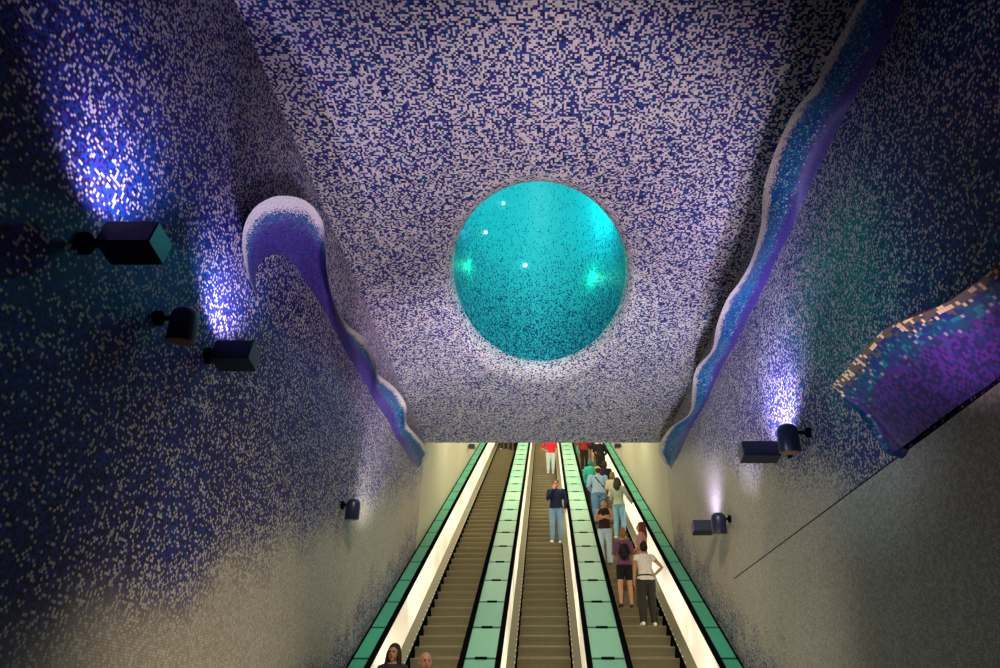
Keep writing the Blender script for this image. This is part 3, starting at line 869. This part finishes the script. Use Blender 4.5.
    person(stand(1.95, 12.2), 4, 1.55, 'woman in sleeveless white top and dark trousers, one hand on hip', top=(.74, .70, .62), bottom=(.030, .028, .024), female=True, hair_style='bun', hair=(.015, .008, .006), arms=('hip', 'down'),
           sleeve='cap', legs='loose', skin_c=(.46, .22, .13), stance=.06, shoes=(.78, .78, .76), build=1.04, extra={'belt': (.02, .018, .016)})
    # the backpack worn by the woman in shorts, and a bag
    def backpack(c, heading, label, col, sc=1.):
        root = empty('backpack', c, label, 'backpack')
        bm = bmesh.new(); ball(bm, (0, 0, 0), (.125*sc, .075*sc, .155*sc), 16); ball(bm, (0, 0, .06*sc), (.105*sc, .065*sc, .115*sc), 14)
        q = remeshed('bag', bm, cloth(col, .6), root, .009)
        bm = bmesh.new(); ball(bm, (0, -.06*sc, -.06*sc), (.09*sc, .04*sc, .07*sc), 14); remeshed('pocket', bm, cloth(col, .6), root, .008)
        for s in (1, -1):
            bm = bmesh.new(); tube(bm, [(s*.06*sc, .05*sc, .15*sc), (s*.09*sc, .09*sc, .19*sc), (s*.11*sc, .13*sc, .17*sc)], [(.018, .007)]*3, 8); recalc(bm)
            o = obj('strap', bm, cloth(col, .6)); o.parent = root
        root.rotation_euler = (0, 0, R(heading))
    p = stand(1.63, 13.05); backpack(p+V((-.0, -.165, 1.07)), 6, 'black backpack on the back of the woman in black shorts', (.010, .010, .012))
    root = empty('shoulder_bag', stand(1.58, 26.1)+V((-.26, .0, .95)), 'green shoulder bag of the person in red beside the glass deck', 'bag')
    bm = bmesh.new(); ball(bm, (0, 0, 0), (.07, .13, .17), 14); remeshed('pouch', bm, cloth((.02, .30, .20)), root, .012)
    bm = bmesh.new(); tube(bm, [(0, -.06, .12), (.05, -.07, .30), (.09, .0, .47), (.05, .06, .30), (0, .06, .12)], [.012]*5, 8); recalc(bm)
    o = obj('strap', bm, cloth((.02, .2, .14))); o.parent = root
build_people()

# ------------------------------------------------------------------ lights
def aim(o, target):
    o.rotation_euler = (Vector(target)-o.location).to_track_quat('-Z', 'Y').to_euler()
def spot(name, loc, target, power, col, angle, blend=.8, size=.1):
    d = bpy.data.lights.new(name, 'SPOT'); d.energy = power; d.color = col; d.spot_size = R(angle); d.spot_blend = blend; d.shadow_soft_size = size
    o = bpy.data.objects.new(name, d); COL.objects.link(o); o.location = loc; aim(o, target); return o
def area(name, loc, target, power, col, sx, sy):
    d = bpy.data.lights.new(name, 'AREA'); d.energy = power; d.color = col; d.shape = 'RECTANGLE'; d.size = sx; d.size_y = sy
    o = bpy.data.objects.new(name, d); COL.objects.link(o); o.location = loc; aim(o, target); return o
def point(name, loc, power, col, size=.1):
    d = bpy.data.lights.new(name, 'POINT'); d.energy = power; d.color = col; d.shadow_soft_size = size
    o = bpy.data.objects.new(name, d); COL.objects.link(o); o.location = loc; return o
VIO = (.66, .58, 1.0)
for sd, Y, Z, x, pw in ((-1, 3.19, 2.47, 2.40, 120), (-1, 4.81, 2.57, 2.40, 130), (1, 7.16, 2.6, 2.26, 300), (1, 10.7, 2.63, 2.30, 60)):
    spot('uplight beam', (sd*x, Y, EYE+Z+.13), (sd*(WX+.10), Y-(.16 if sd < 0 and Y < 4 else 0), EYE+Z+1.1), pw, VIO, 112 if sd < 0 else 130, 1, .06)
# unseen ceiling fill by unseen spots added at floor level
spot('unseen ceiling fill', (1.0, 1.6, .4), (-.2, 7.0, zc), 2600, (.97, .82, 1.0), 54, .8, .3)
spot('unseen ceiling fill', (.6, 4.5, .4), (0, 11.2, zc), 3500, (.82, .90, 1.0), 48, .8, .3)
# unseen spot added to brighten the steps and riders
spot('unseen landing fill', (0, 2.3, zc-.1), (0, 13.5, 3.2), 3100, (1.0, .83, .58), 54, .8, .2)
spot('unseen ledge fill', (2.10, 3.6, EYE+1.5), (2.38, 3.6, EYE+2.4), 22, (.95, .72, 1.0), 130, 1, .06)  # added spot without a fitting, brightens the shell ledge from below
spot('ceiling edge beam', (1.9, 8.6, EYE+.5), (-2.5, 9.9, zc), 700, (.95, .62, 1.0), 36, .9, .1)
spot('unseen mid-air beam', (1.5, 8.0, EYE+1.4), (2.76, 8.9, EYE+3.9), 330, (.72, .66, 1.0), 46, 1, .06)  # added in mid-air away from the bracket spotlights, brightens the right wall
spot('unseen mid-air beam', (-1.5, 9.0, EYE+1.5), (-2.76, 10.4, EYE+3.6), 430, (1.0, .95, .86), 42, 1, .06)  # likewise added in mid-air, for the left wall below the ledge
spot('unseen wall fill', (2.1, 5.2, .25), (-2.76, 6.2, EYE+.7), 620, (1.0, .80, .58), 54, 1, .15)  # this and the next two: unseen spots added to brighten the side walls
spot('unseen wall fill', (-2.1, 6.6, .5), (2.76, 8.2, EYE+1.5), 300, (1.0, .88, .72), 48, 1, .15)
spot('unseen wall fill', (-1.6, 4.0, EYE+.3), (2.76, 5.6, EYE+3.3), 330, (.62, .78, 1.0), 50, 1, .15)
# turquoise lamps hidden in the light well
point('well glow', (EXC+.3, EYC-.2, zc+2.4), 75, (.02, .80, .74), .4)
# shaft lighting over the escalators
for s in (18.5, 22, 25.5, 29, 32):
    area('shaft light', inc(0, s, 3.6), inc(0, s, 0), 150, (1.0, .86, .60), 4.5, .5)
w = bpy.data.worlds.new('hall'); scene.world = w; w.use_nodes = True
w.node_tree.nodes['Background'].inputs[0].default_value = (.35, .45, .8, 1)
w.node_tree.nodes['Background'].inputs[1].default_value = .008

# lamps in the well at the places the photo shows them
from mathutils.bvhtree import BVHTree
_bv = BVHTree.FromPolygons([v.co for v in well.data.vertices], [p.vertices for p in well.data.polygons])
def well_point(px, py, off=.05):
    d = (Vector((px-PX, 0, 0))*1 + Vector((0, FPX*CI-(PY-py)*SI, FPX*SI+(PY-py)*CI))).normalized()
    h = _bv.ray_cast(Vector((0, 0, EYE)), d)[0]
    c = Vector((EXC, EYC, h.z)); return h + (c-h).normalized()*off
def well_lamp(px, py, label, r=.025):
    bm = bmesh.new(); p = well_point(px, py, r); ball(bm, p, r, 12); o = obj('well_lamp', bm, M['star'], smooth=True)
    tag(o, label, 'lamp', 'small lamps in the light well')
well_lamp(525, 266, 'brightest small greenish lamp at the middle of the light well', .034)
well_lamp(503, 204, 'small white lamp highest in the light well')
well_lamp(485, 233, 'small white lamp between the middle lamp and the left rim of the light well')
for px, py, pw, cl, off in ((470, 268, 5, (.05, 1, .45), .12), (590, 280, 7, (.05, 1, .45), .13), (600, 228, 110, (.03, .80, .95), .75), (466, 234, .8, (.1, .4, 1), .1)):
    point('well accent', well_point(px, py, off), pw, cl, .04)

# ------------------------------------------------------------------ camera
cam = bpy.data.cameras.new('camera'); co = bpy.data.objects.new('camera', cam); COL.objects.link(co)
cam.sensor_width = 36; cam.sensor_fit = 'HORIZONTAL'; cam.lens = 36*FPX/1000; cam.shift_x = -(PX-500)/1000
cam.clip_start = .05; cam.clip_end = 200
co.location = (0, 0, EYE); co.rotation_euler = (R(90)+INC, 0, 0)
scene.camera = co
vs = scene.view_settings; scene.display_settings.display_device = 'sRGB'
vs.view_transform = 'Standard'; vs.look = 'None'; vs.exposure = 0; vs.gamma = 1; vs.use_curve_mapping = False
